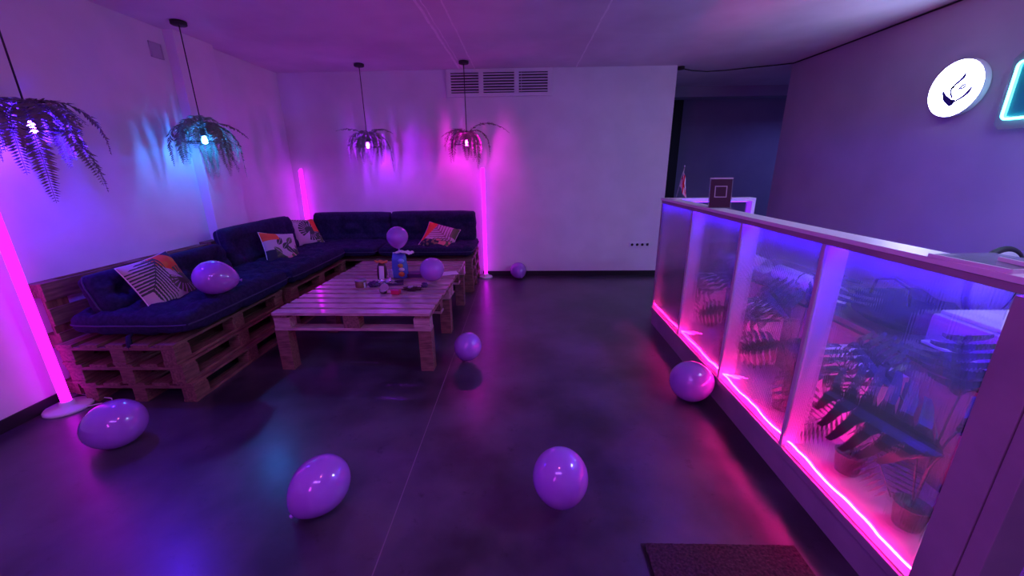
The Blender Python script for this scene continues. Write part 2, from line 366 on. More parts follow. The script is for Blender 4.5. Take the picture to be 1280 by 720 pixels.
# ------------------------------------------------------------------ cushions
def cushion_mesh(L, W, H, nx, ny, seed, sag=0, dim=.45, roll=0, res=.022):
    """tufted cushion lying in XY, centred in x,y; bottom at z=0"""
    rnd = random.Random(seed); U = max(24, int(L/res)); V = max(16, int(W/res)); bm = bm_()
    tu = [((i+.5)/nx, (j+.5)/ny) for i in range(nx) for j in range(ny)]
    def h(u, v):
        e = (1-abs(2*u-1)**9)*(1-abs(2*v-1)**7); e = max(0, e)**.33
        x = u*L; y = v*W; d = 0
        for a, b_ in tu:
            r2 = (x-a*L)**2+(y-b_*W)**2; r = math.sqrt(r2); an = math.atan2(y-b_*W, x-a*L)
            d += math.exp(-r2/.0032)*dim + math.exp(-r2/.018)*.34*(.75+.5*math.cos(an*5+a*9))
        for j in range(ny-1):
            yy = (j+1)/ny*W; d += math.exp(-((y-yy)/.03)**2)*.10
        nz = noise.noise(Vector((x*6+seed, y*6, 0)))*.20+noise.noise(Vector((x*15, y*11+seed, 3)))*.12
        if roll:   # deep horizontal creases across a back cushion
            for j in range(1, roll):
                d += math.exp(-((y-j/roll*W+.012*noise.noise(Vector((x*4, j, seed))))/.020)**2)*.32
        return H/2*e*(1-d*.62+nz)
    top = []; bot = []
    for i in range(U+1):
        ta = []; ba = []
        for j in range(V+1):
            u = i/U; v = j/V
            # denser near the rim, rounded outline
            u = .5-.5*math.cos(PI*u)*(.55)+(u-.5)*.45; v = .5-.5*math.cos(PI*v)*.55+(v-.5)*.45
            cx = (u-.5)*2; cy = (v-.5)*2
            k = 1-.045*(abs(cx)*abs(cy))**5
            wob = 1+.012*noise.noise(Vector((u*9, v*9, seed)))
            X = cx*L/2*k*wob; Y = cy*W/2*k*wob
            hh = h(u, v)
            ta.append(bm.verts.new((X, Y, H/2+hh))); 
            if i in (0, U) or j in (0, V): ba.append(ta[-1])
            else: ba.append(bm.verts.new((X, Y, max(.004, H/2-abs(hh)*.92))))
        top.append(ta); bot.append(ba)
    for i in range(U):
        for j in range(V):
            bm.faces.new((top[i][j], top[i+1][j], top[i+1][j+1], top[i][j+1]))
            q = (bot[i][j], bot[i][j+1], bot[i+1][j+1], bot[i+1][j])
            if len(set(q)) > 2:
                try: bm.faces.new(q)
                except ValueError: pass
    rim = [top[i][0].co.copy() for i in range(U+1)]+[top[U][j].co.copy() for j in range(V+1)]+[top[i][V].co.copy() for i in range(U, -1, -1)]+[top[0][j].co.copy() for j in range(V, -1, -1)]
    return bm, rim
def cushion(name, label, loc, rot, L, W, H, nx, ny, seed, group, bend=None, **kw):
    c = thing(name, label, 'cushion', loc, rot, group)
    bm, rim = cushion_mesh(L, W, H, nx, ny, seed, **kw)
    if bend:
        for v in bm.verts: v.co = bend(v.co)
        rim = [bend(p) for p in rim]
    mk('tufted_body', bm, M_NAVY, c, True)
    bm = bm_(); tube(bm, rim[::2], .006, 6, False); mk('piping', bm, M_PIPE, c, True)
    return c
SH = 3*PH+.004
gs = 'tufted seat cushions of the corner sofa'; gb = 'tufted back cushions of the corner sofa'
c = cushion('seat_cushion', 'dark blue tufted seat cushion at the near end of the left side', (-2.745, 3.08, SH), (0, 0, PI/2), 1.27, .88, .235, 5, 3, 1, gs)
bm = bm_(); tube(bm, [(-.62, -.02, .06), (-.655, -.02, .045), (-.662, -.02, .0), (-.664, -.015, -.05)], [.008, .016, .018, .014], 6)
mk('tie', bm, M_NAVY, c, True)
cushion('seat_cushion', 'dark blue tufted seat cushion at the middle of the left side, by the table', (-2.74, 4.36, SH), (0, 0, PI/2), 1.27, .88, .215, 5, 3, 2, gs)
cushion('seat_cushion', 'dark blue tufted seat cushion in the corner, against the back wall', (-2.575, 5.45, SH), (0, 0, 0), 1.27, .86, .18, 5, 3, 3, gs)
cushion('seat_cushion', 'dark blue tufted seat cushion at the free end along the back wall', (-1.29, 5.45, SH), (0, 0, 0), 1.27, .86, .18, 5, 3, 4, gs)
# back cushions: L along wall, W becomes height
LB = Matrix(((0, 0, 1), (1, 0, 0), (0, 1, 0)))         # local x->+Y, y->+Z, z->+X
def lean_left(a): return (Matrix.Rotation(-a, 3, 'Y') @ LB).to_euler()
cushion('back_cushion', 'dark blue slumped back cushion behind the leaf-print pillow at the near end', (-3.11, 3.13, SH+.10+.16), lean_left(.35), 1.24, .31, .25, 4, 1, 11, gb, roll=2)
cushion('back_cushion', 'dark blue upright back cushion beside the blue-lilac balloon, left wall', (-3.14, 4.46, SH+.12+.215), lean_left(.16), 1.24, .45, .20, 4, 1, 12, gb, roll=3)
BB = Matrix(((-1, 0, 0), (0, 0, -1), (0, -1, 0)))      # placeholder, replaced below
BB = Matrix(((1, 0, 0), (0, 0, -1), (0, 1, 0)))        # local x->X, y->+Z, z->-Y
def lean_back(a): return (Matrix.Rotation(-a, 3, 'X') @ BB).to_euler()
cushion('back_cushion', 'dark blue back cushion along the back wall, left one of two', (-2.47, 5.79, SH+.11+.20), lean_back(.10), 1.16, .45, .19, 4, 1, 13, gb, roll=3)
cushion('back_cushion', 'dark blue back cushion along the back wall, next to the glowing tube', (-1.29, 5.76, SH+.11+.205), lean_back(.10), 1.22, .46, .21, 4, 1, 14, gb, roll=3)

# ------------------------------------------------------------------ leaf-print pillows
def sd_stripes(u, v, ax, ay, bx, by, wid, n, lean, duty=.55):
    """palm frond print: True on a leaflet. from A (base) to B (tip)"""
    dx, dy = bx-ax, by-ay; L = math.hypot(dx, dy); dx /= L; dy /= L
    t = ((u-ax)*dx+(v-ay)*dy)/L; d = ((v-ay)*dx-(u-ax)*dy)
    if abs(d) < .008 and -.05 < t < 1: return True
    s = t-abs(d)*lean/L
    if s < 0 or s > 1: return False
    if abs(d) > wid*math.sin(PI*min(1, s*.85+.12))**.6: return False
    f = (s*n) % 1
    return abs(f-.5) < duty/2*(1-abs(d)/wid*.6)
def monstera(u, v, cx, cy, R, ang, n=9):
    dx, dy = u-cx, v-cy; r = math.hypot(dx, dy)/R; a = (math.atan2(dy, dx)-ang+PI) % (2*PI)-PI
    lim = 1-.25*abs(a)/PI
    if abs(a) > 2.9: return r > .08 and False
    if r > lim: return False
    f = ((a/PI+1)*n) % 1
    return not (r > .42*lim and abs(f-.5) > .36)
def leafshape(u, v, cx, cy, L, wd, ang):
    dx, dy = u-cx, v-cy; c, s = math.cos(ang), math.sin(ang); x = dx*c+dy*s; y = -dx*s+dy*c; t = x/L
    return 0 < t < 1 and abs(y) < wd*math.sin(PI*t)**.8 and abs(y) > .006
CR, DG, LG, OR, OG, PKC, NV = (.50, .44, .45), (.035, .075, .04), (.09, .15, .05), (.75, .10, .02), (.70, .20, .03), (.62, .25, .24), (.02, .02, .05)
def pat1(u, v):        # u right 0..1, v up 0..1 (TL,TR,BR,BL corners)
    if u+v > 1.78: return NV
    if monstera(u, v, .80, .42, .34, -.9): return LG
    if sd_stripes(u, v, .62, .98, .12, .40, .44, 10, .9, .74) and u < .62: return DG
    if u*.9+v > 1.28 and u > .5: return OR if noise.noise(Vector((u*4, v*4, 1))) < .15 else OG
    if sd_stripes(u, v, .40, 1.02, .95, .80, .16, 12, .8): return LG
    if u > .9 and v < .35: return PKC
    return CR
def pat2(u, v):
    if v > .70+.1*u and u < .42: return OR if v > .78 else (.8, .13, .03)
    for cx, cy, an in ((.45, .78, 1.0), (.62, .62, .8), (.78, .80, .9), (.52, .52, 2.2), (.70, .42, 2.3), (.84, .55, 2.1), (.9, .3, 2.2)):
        if leafshape(u, v, cx+.03, cy+.03, .30, .085, an+PI): return DG if cx < .75 else LG
    if u < .22 and v < .42: return NV
    if v < .30+.12*math.sin(u*9): return LG if noise.noise(Vector((u*9, v*9, 2))) > -.05 else (.7, .28, .34) if u > .5 else DG
    if leafshape(u, v, .18, .5, .3, .07, -.8): return LG
    return CR
def pat3(u, v):
    if u > .72 and v > .42: return OR if u+v*.3 > .93 else OG
    if monstera(u, v, .56, .45, .46, .9, 11): return DG
    if sd_stripes(u, v, .0, .98, .62, .80, .16, 9, .8): return LG
    if monstera(u, v, .95, .1, .3, 2.0, 8): return LG
    return CR
def pat4(u, v):
    if u < .30 and v > .15 and u < .34*v+.02: return OR if u < .25 else (.8, .02, .03)
    if sd_stripes(u, v, .90, .30, .10, .86, .42, 9, .75, .45): return (.20, .07, .10)
    if v < .22 and u < .55: return NV if noise.noise(Vector((u*12, v*12, 5))) < .1 else (.25, .16, .08)
    if v < .30 and u >= .45: return (.68, .22, .18) if noise.noise(Vector((u*7, v*7, 1))) > -.2 else LG
    if u > .80 and v > .50: return LG
    if sd_stripes(u, v, .3, .2, .95, .35, .12, 7, .8): return LG
    return (.52, .34, .42)
M_PRINT = mat('printed_cotton', (.6, .6, .6), .8)
t, b = nt(M_PRINT); at = N(t, 'ShaderNodeAttribute', attribute_name='print'); t.links.new(at.outputs['Color'], b.inputs['Base Color'])
CAM = Vector((0, 0, 1.6))
def pillow(label, cs, k, pat, puff=.075):
    cs = [CAM+(Vector(c)-CAM)*k for c in cs]; cen = sum(cs, Vector())/4
    n = (cs[1]-cs[0]).cross(cs[3]-cs[0]).normalized()
    if n.dot(CAM-cen) < 0: n = -n
    o = thing('throw_pillow', label, 'pillow', cen, group='leaf-print pillows on the corner sofa')
    G = 130; bm = bm_(); lay = bm.verts.layers.float_color.new('print'); fr = []; bk = []
    for i in range(G+1):
        fa = []; ba = []
        for j in range(G+1):
            u = i/G; v = j/G; cu = 2*u-1; cv = 2*v-1
            e = max(0, (1-cu**4)*(1-cv**4))**.6
            # sides pulled in between the pointed corners
            uu = .5+(u-.5)*(1-.07*(1-cv*cv)); vv = .5+(v-.5)*(1-.07*(1-cu*cu))
            P = (cs[3]*(1-uu)+cs[2]*uu)*(1-vv)+(cs[0]*(1-uu)+cs[1]*uu)*vv-cen
            h = puff*e*(1+.12*noise.noise(Vector((u*5, v*5, k*9))))
            a = bm.verts.new(P+n*h); a[lay] = (*pat(u, v), 1); fa.append(a)
            if i in (0, G) or j in (0, G): ba.append(a)
            elif (i % 5 == 0) and (j % 5 == 0) or True:
                q = bm.verts.new(P-n*h*.8); q[lay] = (*CR, 1); ba.append(q)
        fr.append(fa); bk.append(ba)
    for i in range(G):
        for j in range(G):
            bm.faces.new((fr[i][j], fr[i+1][j], fr[i+1][j+1], fr[i][j+1]))
            q = (bk[i][j], bk[i][j+1], bk[i+1][j+1], bk[i+1][j])
            try: bm.faces.new(q)
            except ValueError: pass
    rim = [fr[i][0].co.copy() for i in range(0, G+1, 5)]+[fr[G][j].co.copy() for j in range(5, G+1, 5)]+[fr[i][G].co.copy() for i in range(G-5, -1, -5)]+[fr[0][j].co.copy() for j in range(G-5, -1, -5)]
    mk('printed_cover', bm, M_PRINT, o, True)
    bm = bm_(); tube(bm, rim, .004, 6, False); mk('piping', bm, M_WHITE, o, True)
    return o
pillow('square pillow with dark palm frond, monstera and orange print, beside the sofa balloon', [(-3.473, 3.156, .817), (-3.459, 3.653, .869), (-3.263, 3.696, .412), (-3.276, 3.199, .359)], .815, pat1)
pillow('square pillow with oval green leaves and orange corner, halfway along the left side', [(-3.49, 5.073, .823), (-3.283, 5.497, .733), (-3.111, 5.324, .32), (-3.318, 4.901, .41)], .835, pat2)
pillow('square pillow with big dark monstera leaf and orange edge, in the sofa corner', [(-3.729, 6.095, .864), (-3.511, 6.521, .821), (-3.274, 6.361, .435), (-3.492, 5.935, .478)], .865, pat3, .06)
pillow('square pillow with pink striped palm frond and red edge, on the back wall seat', [(-1.396, 5.865, .845), (-.933, 5.845, .722), (-1.023, 5.462, .447), (-1.486, 5.482, .57)], .945, pat4, .06)

# ------------------------------------------------------------------ balloons
def balloon(label, c, r, stretch=1.15, tail=(0, 0, -1), group='lilac balloons', sit=None):
    """teardrop balloon; tail = direction of the knot"""
    d = Vector(tail).normalized(); q = Vector((0, 0, -1)).rotation_difference(d).to_matrix()
    bm = bm_(); seg = 36; n = 26; rings = []
    prof = []
    for i in range(n+1):
        a = PI*i/n; z = math.cos(a); rr = math.sin(a)
        if z < 0: rr *= (1-.22*(-z)**1.6); zz = z*stretch*1.08
        else: zz = z*stretch*.92
        prof.append((max(rr*r, .0008), zz*r))
    lathe(bm, prof, seg, mtx=q)
    o = thing('balloon', label, 'balloon', c, group=group)
    body = mk('balloon_body', bm, M_BALL, o, True)
    bm = bm_(); z0 = -stretch*1.08*r
    lathe(bm, [(.006, z0+.008), (.004, z0-.004), (.011, z0-.012), (.012, z0-.016), (.004, z0-.016)], 14, mtx=q)
    mk('knot', bm, M_BALL, o, True)
    # rest on the surface
    lo = min((v.co.z for ob in o.children for v in ob.data.vertices))
    if sit is not None: o.location.z = sit-lo+.001
    return o
balloon('lilac balloon on the floor by the base of the left light tube', (-2.47, 1.97, .17), .145, 1.22, (-.75, -.1, -.25), sit=0)
balloon('tilted lilac balloon alone on the floor, left one of the two in the foreground', (-.987, 1.518, .14), .133, 1.2, (-.62, -.35, -.62), sit=0)
balloon('lilac balloon standing on its knot in the foreground, right of the floor joint', (.173, 1.533, .13), .132, 1.2, (.06, .1, -1), sit=0)
balloon('lilac balloon touching the foot of the glowing counter', (1.182, 2.50, .15), .143, 1.1, (.9, .2, -.1), sit=0)
balloon('lilac balloon on the floor at the right side of the pallet table', (-.474, 3.042, .12), .118, 1.12, (-.3, .2, -.9), sit=0)
balloon('small lilac balloon on the floor against the back wall', (-.076, 5.74, .12), .122, 1.1, (.3, -.8, -.5), sit=0)
balloon('blue-lilac balloon lying on the left seat cushion beside the leaf-print pillow', (-2.43, 2.92, .78), .135, 1.15, (.8, .35, -.2), sit=.665)
balloon('lilac balloon perched on top of the tall blue snack bag', (-1.281, 3.95, .908), .108, 1.05, (0, .1, -1), sit=.80)
balloon('lilac balloon resting on the table top beside the dark flat box', (-.905, 3.76, .638), .12, 1.05, (.1, .5, -.8), sit=TH)

# ------------------------------------------------------------------ glowing tube lamps
def tube_lamp(label, x, y, h, r=.028, base=.11):
    o = thing('tube_floor_lamp', label, 'floor lamp', (x, y, 0), group='glowing tube floor lamps')
    bm = bm_(); lathe(bm, [(base, 0), (base, .012), (base*.93, .022), (.045, .028), (.04, .055), (r+.003, .06)], 32); mk('base', bm, M_WHITE, o, True)
    bm = bm_(); lathe(bm, [(r, .058), (r, h)], 20); mk('light_tube', bm, M_TUBE, o, True)
    bm = bm_(); lathe(bm, [(r+.001, h), (r+.001, h+.012), (r*.6, h+.015)], 20); mk('end_cap', bm, M_WHITE, o, True)
    return o
o = tube_lamp('glowing pink tube lamp standing on the floor left of the sofa', -3.235, 2.345, 1.62, .028, .13)
bm = bm_(); tube(bm, [(.12, .0, .01), (.19, .05, .006), (.23, .02, .006), (.25, .07, .006), (.2, .11, .01), (.05, .13, .01), (-.08, .13, .04)], .005, 6); mk('power_cord', bm, M_WHITE, o, True)
tube_lamp('glowing pink tube lamp against the back wall at the right end of the sofa', -.57, 5.80, 1.60, .024, .10)
o = tube_lamp('glowing pink tube lamp in the room corner behind the sofa', -3.20, 5.76, 1.62, .019, .085)
# thin glowing rod added as the corner tube's reflection in the wall
bm = bm_(); tube(bm, [(-.05, -.02, .058), (-.02, -.01, 1.6)], .011, 10); mk('reflection_rod', bm, M_TUBE, o, True)
for ob in [c for c in bpy.data.objects if c.name.startswith('tube_floor_lamp.002')]: ob.location = (-3.18, 5.80, 0)

# ------------------------------------------------------------------ hanging fern lamps
def frond(length, az, el, droop, seed, wl=.055, fern=True):
    rnd = random.Random(seed); bm = bm_(); n = 30; p = Vector((0, 0, 0)); pts = [p.copy()]; dirs = []
    st = length/n; a = el; z2 = az
    for i in range(n):
        d = Vector((math.cos(a)*math.cos(z2), math.cos(a)*math.sin(z2), math.sin(a))); p = p+d*st; pts.append(p.copy()); dirs.append(d)
        a = max(-PI/2*.97, a-droop/n*(1.6-i/n)); z2 += rnd.uniform(-.03, .03)
    dirs.append(dirs[-1])
    tube(bm, pts[::3], [.0028*(1-.6*i/(len(pts[::3])-1)) for i in range(len(pts[::3]))], 4)
    m = int(length/.0165)
    for i in range(2, m):
        s = i/m; k = min(n-1, int(s*n)); f = s*n-k; q = pts[k].lerp(pts[k+1], f); d = dirs[k]
        side = d.cross(Vector((0, 0, 1)))
        if side.length < .15: side = Vector((-math.sin(az), math.cos(az), 0))
        side.normalize(); nn = side.cross(d)
        ln = wl*(math.sin(PI*min(1, s*.80+.18))**.7)*rnd.uniform(.85, 1.1)
        for sg in (-1, 1):
            e = (side*sg*.86+d*.42+nn*rnd.uniform(-.35, .1)).normalized(); t_ = q+e*ln; w_ = d*ln*.15+nn*.001
            mid = q+e*ln*.45+nn*.004
            v = [bm.verts.new(x) for x in (q, mid-w_, t_, mid+w_)]
            bm.faces.new(v)
    return bm
def fern_lamp(label, x, y, zb, bulb, leaf, spec, scale=1, ring=.17):
    o = thing('fern_pendant_lamp', label, 'pendant lamp', (x, y, HC), group='hanging lamps dressed with fern fronds')
    dz = zb-HC                         # bulb centre below the ceiling
    bm = bm_(); lathe(bm, [(.055, -.035), (.062, -.03), (.062, -.004), (.05, 0)], 28); mk('ceiling_rose', bm, M_BLACK, o, True)
    bm = bm_(); tube(bm, [(0, 0, -.03), (0, 0, dz+.16)], .005, 6); mk('cord', bm, M_BLACK, o, True)
    bm = bm_(); lathe(bm, [(.012, dz+.17), (.022, dz+.15), (.024, dz+.055), (.018, dz+.05)], 16); mk('lamp_socket', bm, M_BLACK, o, True)
    bm = bm_()
    lathe(bm, [(.013, dz+.052), (.015, dz+.04), (.022, dz+.015), (.025, dz+.004), (.018, dz-.012), (.007, dz-.018)], 18); mk('bulb', bm, M_BULB[bulb], o, True)
    bm = bm_(); pts = [(ring*math.cos(2*PI*k/32), ring*math.sin(2*PI*k/32), dz-.005) for k in range(33)]; tube(bm, pts, .0055, 6, False)
    for k in range(3):
        a = 2*PI*k/3+.4; tube(bm, [(ring*math.cos(a), ring*math.sin(a), dz-.005), (ring*.8*math.cos(a), ring*.8*math.sin(a), dz+.09), (.02*math.cos(a), .02*math.sin(a), dz+.155)], .0035, 5)
    mk('wire_hoop', bm, M_BLACK, o, True)
    crown = [(k*45+20, 12, .26, 80) for k in range(8)]  # short fronds added to block the bulb's upward light
    for i, (az, el, ln, dr) in enumerate(list(spec)+crown):
        f = mk('fern_frond', frond(ln*scale, math.radians(az), math.radians(el), math.radians(dr), i*7+int(x*100), .072*scale), leaf, o)
        f.location = (.02*math.cos(math.radians(az)), .02*math.sin(math.radians(az)), dz+.135)
    return o
def spec(n, seed, l0, l1, e0=10, e1=55, d0=110, d1=175, extra=()):
    r = random.Random(seed); s = []
    for i in range(n): s.append((360*i/n+r.uniform(-12, 12), r.uniform(e0, e1), r.uniform(l0, l1), r.uniform(d0, d1)))
    return s+list(extra)
fern_lamp('fern-covered pendant with blue bulb, cut off by the left edge of the photo', -3.06, 2.56, 1.86, 'blue', M_FERNDRY, spec(17, 5, .36, .56, d0=125, d1=180, extra=((0, 15, .38, 55), (-12, 20, .34, 80), (0, -25, .60, 50), (-40, -35, .66, 45), (40, -35, .6, 50))))
fern_lamp('fern-covered pendant with cyan-blue bulb beside the pier on the left wall', -3.04, 3.93, 1.87, 'cyan', M_FERN, spec(16, 3, .42, .66, d0=125, d1=180, extra=((-50, 25, .36, 80), (20, 30, .40, 75), (0, -30, .5, 50))))
fern_lamp('fern-covered pendant with violet bulb over the back wall seat, left one', -2.06, 5.50, 1.89, 'violet', M_FERN, spec(13, 8, .38, .66, d0=130, d1=185, extra=((200, 45, .38, 60), (-15, 45, .42, 70))), ring=.15)
fern_lamp('fern-covered pendant with magenta bulb in front of the ventilation panel', -.735, 5.47, 1.90, 'magenta', M_FERNDRY, spec(12, 12, .38, .62, d0=135, d1=190, extra=((-8, 52, .62, 85), (188, 35, .34, 70))), ring=.15)

# ------------------------------------------------------------------ reception counter
CX, CY0, CY1 = 1.36, .905, 3.95
K = thing('reception_counter', 'long reception counter with glowing ribbed see-through panels along the right', 'counter', (0, 0, 0))
mk('plinth', B(CX-.002, CX+.50, CY0, CY1, 0, .145), M_FRAME, K, bevel=.002)
mk('bottom_rail', B(CX-.018, CX+.02, CY0+.06, CY1, .145, .186), M_FRAME, K, bevel=.002)
mk('cavity_shelf', B(CX+.02, CX+.50, CY0+.06, CY1, .146, .185), M_FRAME, K)
mk('countertop', B(CX-.016, CX+.105, CY0, CY1+.02, 1.282, 1.302), M_WHITE, K, bevel=.002)
mk('top_rail', B(CX-.012, CX+.012, CY0, CY1, 1.256, 1.282), M_FRAME, K, bevel=.002)
ys = [CY1-.012, 3.225, 2.48, 1.785, 1.065]
for y in ys[1:4]:
    mk('post', B(CX-.010, CX+.012, y-.011, y+.011, .186, 1.257), M_POST, K, bevel=.002)
    mk('divider', B(CX+.012, CX+.10, y-.010, y+.010, .2, 1.27), M_POST, K, bevel=.001)
mk('post', B(CX-.010, CX+.10, CY1-.025, CY1, .2, 1.25), M_FRAME, K, bevel=.002)
mk('end_post', B(CX-.012, CX+.105, CY0+.055, ys[4], .145, 1.25), M_FRAME, K, bevel=.002)
mk('corner_post', B(CX-.012, CX+.105, CY0, CY0+.050, .0, 1.25), M_FRAME, K, bevel=.002)
for i in range(4):
    a, b_ = ys[i+1]+.014, ys[i]-.014
    mk('polycarbonate_panel', B(CX-.003, CX+.003, a, b_, .186, 1.257), M_POLY, K)
    # pink LED rope on the cavity shelf, a little wavy
    pts = []; n = 26
    for k in range(n+1):
        y = a+.005+(b_-a-.01)*k/n; pts.append((CX+.013+.006*abs(math.sin(k*.7+i*2)*math.sin(k*.21+i)), y, .222+.004*math.sin(k*.5+i)))
    if i in (1, 2): pts = [(CX+.10, b_-.06, .218), (CX+.06, b_-.02, .220)][::1]+pts[::-1]; 
    bm = bm_(); tube(bm, pts, .0036, 6); mk('pink_led_strip', bm, M_PINK, K, True)
    bm = bm_(); box(bm, CX+.045, CX+.055, a+.01, b_-.01, 1.262, 1.270); mk('blue_led_strip', bm, M_BLUE, K)
# return of the counter at its far end
mk('return_top', B(CX+.105, 2.20, CY1-.09, CY1+.02, 1.272, 1.302), M_SHELF, K, bevel=.003)
mk('return_end', B(2.165, 2.20, CY1-.09, CY1+.02, 0, 1.272), M_SHELF, K, bevel=.003)
mk('return_panel', B(CX+.105, 2.165, CY1-.004, CY1+.002, .2, 1.272), M_POLYX, K)
mk('return_plinth', B(CX+.50, 2.165, CY1-.09, CY1, 0, .2), M_FRAME, K)
mk('blue_led_strip', B(CX+.13, 2.14, CY1-.05, CY1-.038, 1.262, 1.270), M_BLUEDIM, K)

# staff desk behind the panels
M_PANEL = mat('mauve_panel', (.16, .14, .17), .6)
M_DESK = mat('dark_laminate', (.06, .055, .07), .45)
D = thing('staff_desk', 'dark office desk behind the counter panels', 'desk', (1.88, 1.0, 0))
mk('desktop', B(0, .62, 0, 2.75, .70, .73), M_DESK, D, bevel=.003)
for y in (.05, 1.35, 2.66): mk('leg_panel', B(.04, .58, y, y+.03, 0, .70), M_PANEL, D, bevel=.002)
mk('modesty_panel', B(.05, .07, .08, 2.66, .02, .66), M_PANEL, D)
# white storage boxes standing on the cavity shelf
def sbox(label, x, y, z, wx, wy, wz, m=M_SHELF):
    o = thing('storage_box', label, 'box', (x, y, z), group='white storage boxes behind the counter panels')
    mk('box_body', B(0, wx, 0, wy, 0, wz-.03), m, o, bevel=.004)
    mk('lid', B(-.006, wx+.006, -.006, wy+.006, wz-.03, wz), m, o, bevel=.004)
    return o
sbox('white storage box glowing pink behind the nearest counter panel', 1.70, 1.74, .186, .15, .36, .43)
sbox('white storage box glowing pink behind the second counter panel from the near end', 1.70, 2.66, .186, .15, .30, .43)
sbox('white storage box glowing pink behind the third counter panel from the near end', 1.70, 3.48, .186, .15, .30, .41)
# things on the desk
pr = thing('printer', 'pale office printer on the desk behind the nearest panel', 'printer', (2.0, 1.45, .73))
mk('printer_body', B(0, .36, 0, .42, 0, .17), M_GREY, pr, bevel=.02)
mk('paper_tray', B(-.06, .02, .05, .37, .03, .045), M_WHITE, pr, bevel=.004)
mk('lid', B(.02, .34, .02, .40, .17, .19), M_GREY, pr, bevel=.008)
kb = thing('desk_bag', 'dark slouched bag lying on the desk behind the nearest panel', 'bag', (2.12, 2.12, .73))
bm = bm_(); bmesh.ops.create_uvsphere(bm, u_segments=28, v_segments=16, radius=1)
for v_ in bm.verts:
    n_ = noise.noise(v_.co*2.1); v_.co = Vector((v_.co.x*.19*(1+.2*n_), v_.co.y*.26*(1+.2*n_), max(-.09, v_.co.z*.10*(1+.4*n_))+.09))
mk('bag_body', bm, M_NAVY, kb, True)
bm = bm_(); tube(bm, [(-.1, -.12, .15), (-.1, -.1, .24), (-.1, 0, .27), (-.1, .1, .24), (-.1, .12, .15)], .008, 6); mk('handle', bm, M_BLACK, kb, True)
for y, L_, lab in ((2.62, .62, 'rolled pale plastic sheet on the desk behind the second panel from the near end'), (3.42, .34, 'short rolled pale plastic sheet on the far end of the desk')):
    rr = thing('rolled_sheet', lab, 'roll', (2.0, y-.2, .73))
    bm = bm_(); n_ = 60; P_ = []
    for k in range(n_+1):
        a = k/n_*4*PI; r_ = .035+.035*k/n_; P_.append((math.cos(a)*r_, math.sin(a)*r_+.07))
    va = [[bm.verts.new((px_, yy, pz_)) for yy in (0, L_)] for px_, pz_ in P_]
    for k in range(n_): bm.faces.new((va[k][0], va[k+1][0], va[k+1][1], va[k][1]))
    ob = mk('sheet', bm, M_WHITE, rr, True); so = ob.modifiers.new('solid', 'SOLIDIFY'); so.thickness = .003
    bm = bm_(); tube(bm, [(math.cos(2*PI*k/20)*.072, L_*.5, math.sin(2*PI*k/20)*.072+.07) for k in range(21)], .004, 5, False); mk('band', bm, M_BLACK, rr, True)

# artificial plants in the lit cavity
def monstera_leaf(L, W, nl, seed):
    """leaf in local XY: stem end at origin, tip at +x, cupped; returns bmesh"""
    rnd = random.Random(seed); bm = bm_(); rows = []
    def wid(t): return W*.5*math.sin(PI*min(1, (t*.86+.12)))**.65
    for side in (-1, 1):
        for i in range(nl):
            t0 = -.08+i/nl*1.02; t1 = t0+1.02/nl; g_ = .17*(t1-t0)
            base = [max(0, t0), min(1, t1)]
            prev = None
            for k in range(7):
                s = k/6; fwd = .30*s**1.3*(1-.3*i/nl)        # lobes sweep towards the tip
                ww = wid((t0+t1)/2)*(1-.10*s*s)
                nar = 0 if s < .32 else g_*(1+2.2*(s-.38)**2)
                if k == 6: nar = (t1-t0)*.30
                x0 = (base[0]+nar*1.0)*L+fwd*W*.6; x1 = (base[1]-nar*1.0)*L+fwd*W*.6
                y = side*ww*s; z = .10*W*s-.22*W*s*s+.012*math.sin(PI*s*2)
                a = bm.verts.new((x0, y, z-.18*L*(x0/L)**2)); b_ = bm.verts.new((x1, y, z-.18*L*(x1/L)**2))
                if prev: bm.faces.new((prev[0], prev[1], b_, a))
                prev = (a, b_)
    return bm
def plant(label, x, y, z, leaves, seed, palm=False):
    o = thing('artificial_plant', label, 'plant', (x, y, z), group='leafy plants inside the counter')
    bm = bm_(); lathe(bm, [(.045, 0), (.058, .10), (.062, .105), (.055, .105), (.05, .09)], 20); mk('pot', bm, M_BLACK, o, True)
    for i, (dx, dy, dz, ang, nv, L, W, kind) in enumerate(leaves):
        tip = Vector((dx, dy, dz)); bm = bm_()
        tube(bm, [(0, 0, .09), (dx*.25, dy*.25, .09+dz*.5), (dx*.7, dy*.7, dz*.92), tip], .004, 6)
        st = mk('stem', bm, M_LEAF, o, True)
        n_ = Vector((-.80, -.42+nv*.4, .45-abs(nv)*.2)).normalized()      # blade faces the room
        e1 = n_.cross(Vector((0, 0, 1))).normalized()*-1; e2 = n_.cross(e1).normalized()
        if e2.z < 0: e2 = -e2
        a_ = math.radians(ang); tx = e1*math.cos(a_)+e2*math.sin(a_); ty = n_.cross(tx)
        rot = Matrix((tx, ty, n_)).transposed()
        if kind == 'm': lb = monstera_leaf(L, W, 7, seed+i)
        else:
            lb = bm_(); n_ = 14
            tube(lb, [(L*k/10, 0, -.25*L*(k/10)**2) for k in range(11)], .003, 4)
            for k in range(1, n_):
                s = k/n_; q = Vector((L*s, 0, -.25*L*s*s)); ln = W*.5*math.sin(PI*(s*.8+.15))**.6
                for sg in (-1, 1):
                    tp = q+Vector((ln*.55, sg*ln, -.2*ln)); m_ = q.lerp(tp, .45); wv = Vector((L/n_*.28, 0, 0))
                    lb.faces.new([lb.verts.new(c_) for c_ in (q, m_-wv, tp, m_+wv)])
        for v_ in lb.verts: v_.co = rot @ v_.co+tip
        mk('leaf', lb, M_LEAF, o, False)
    return o
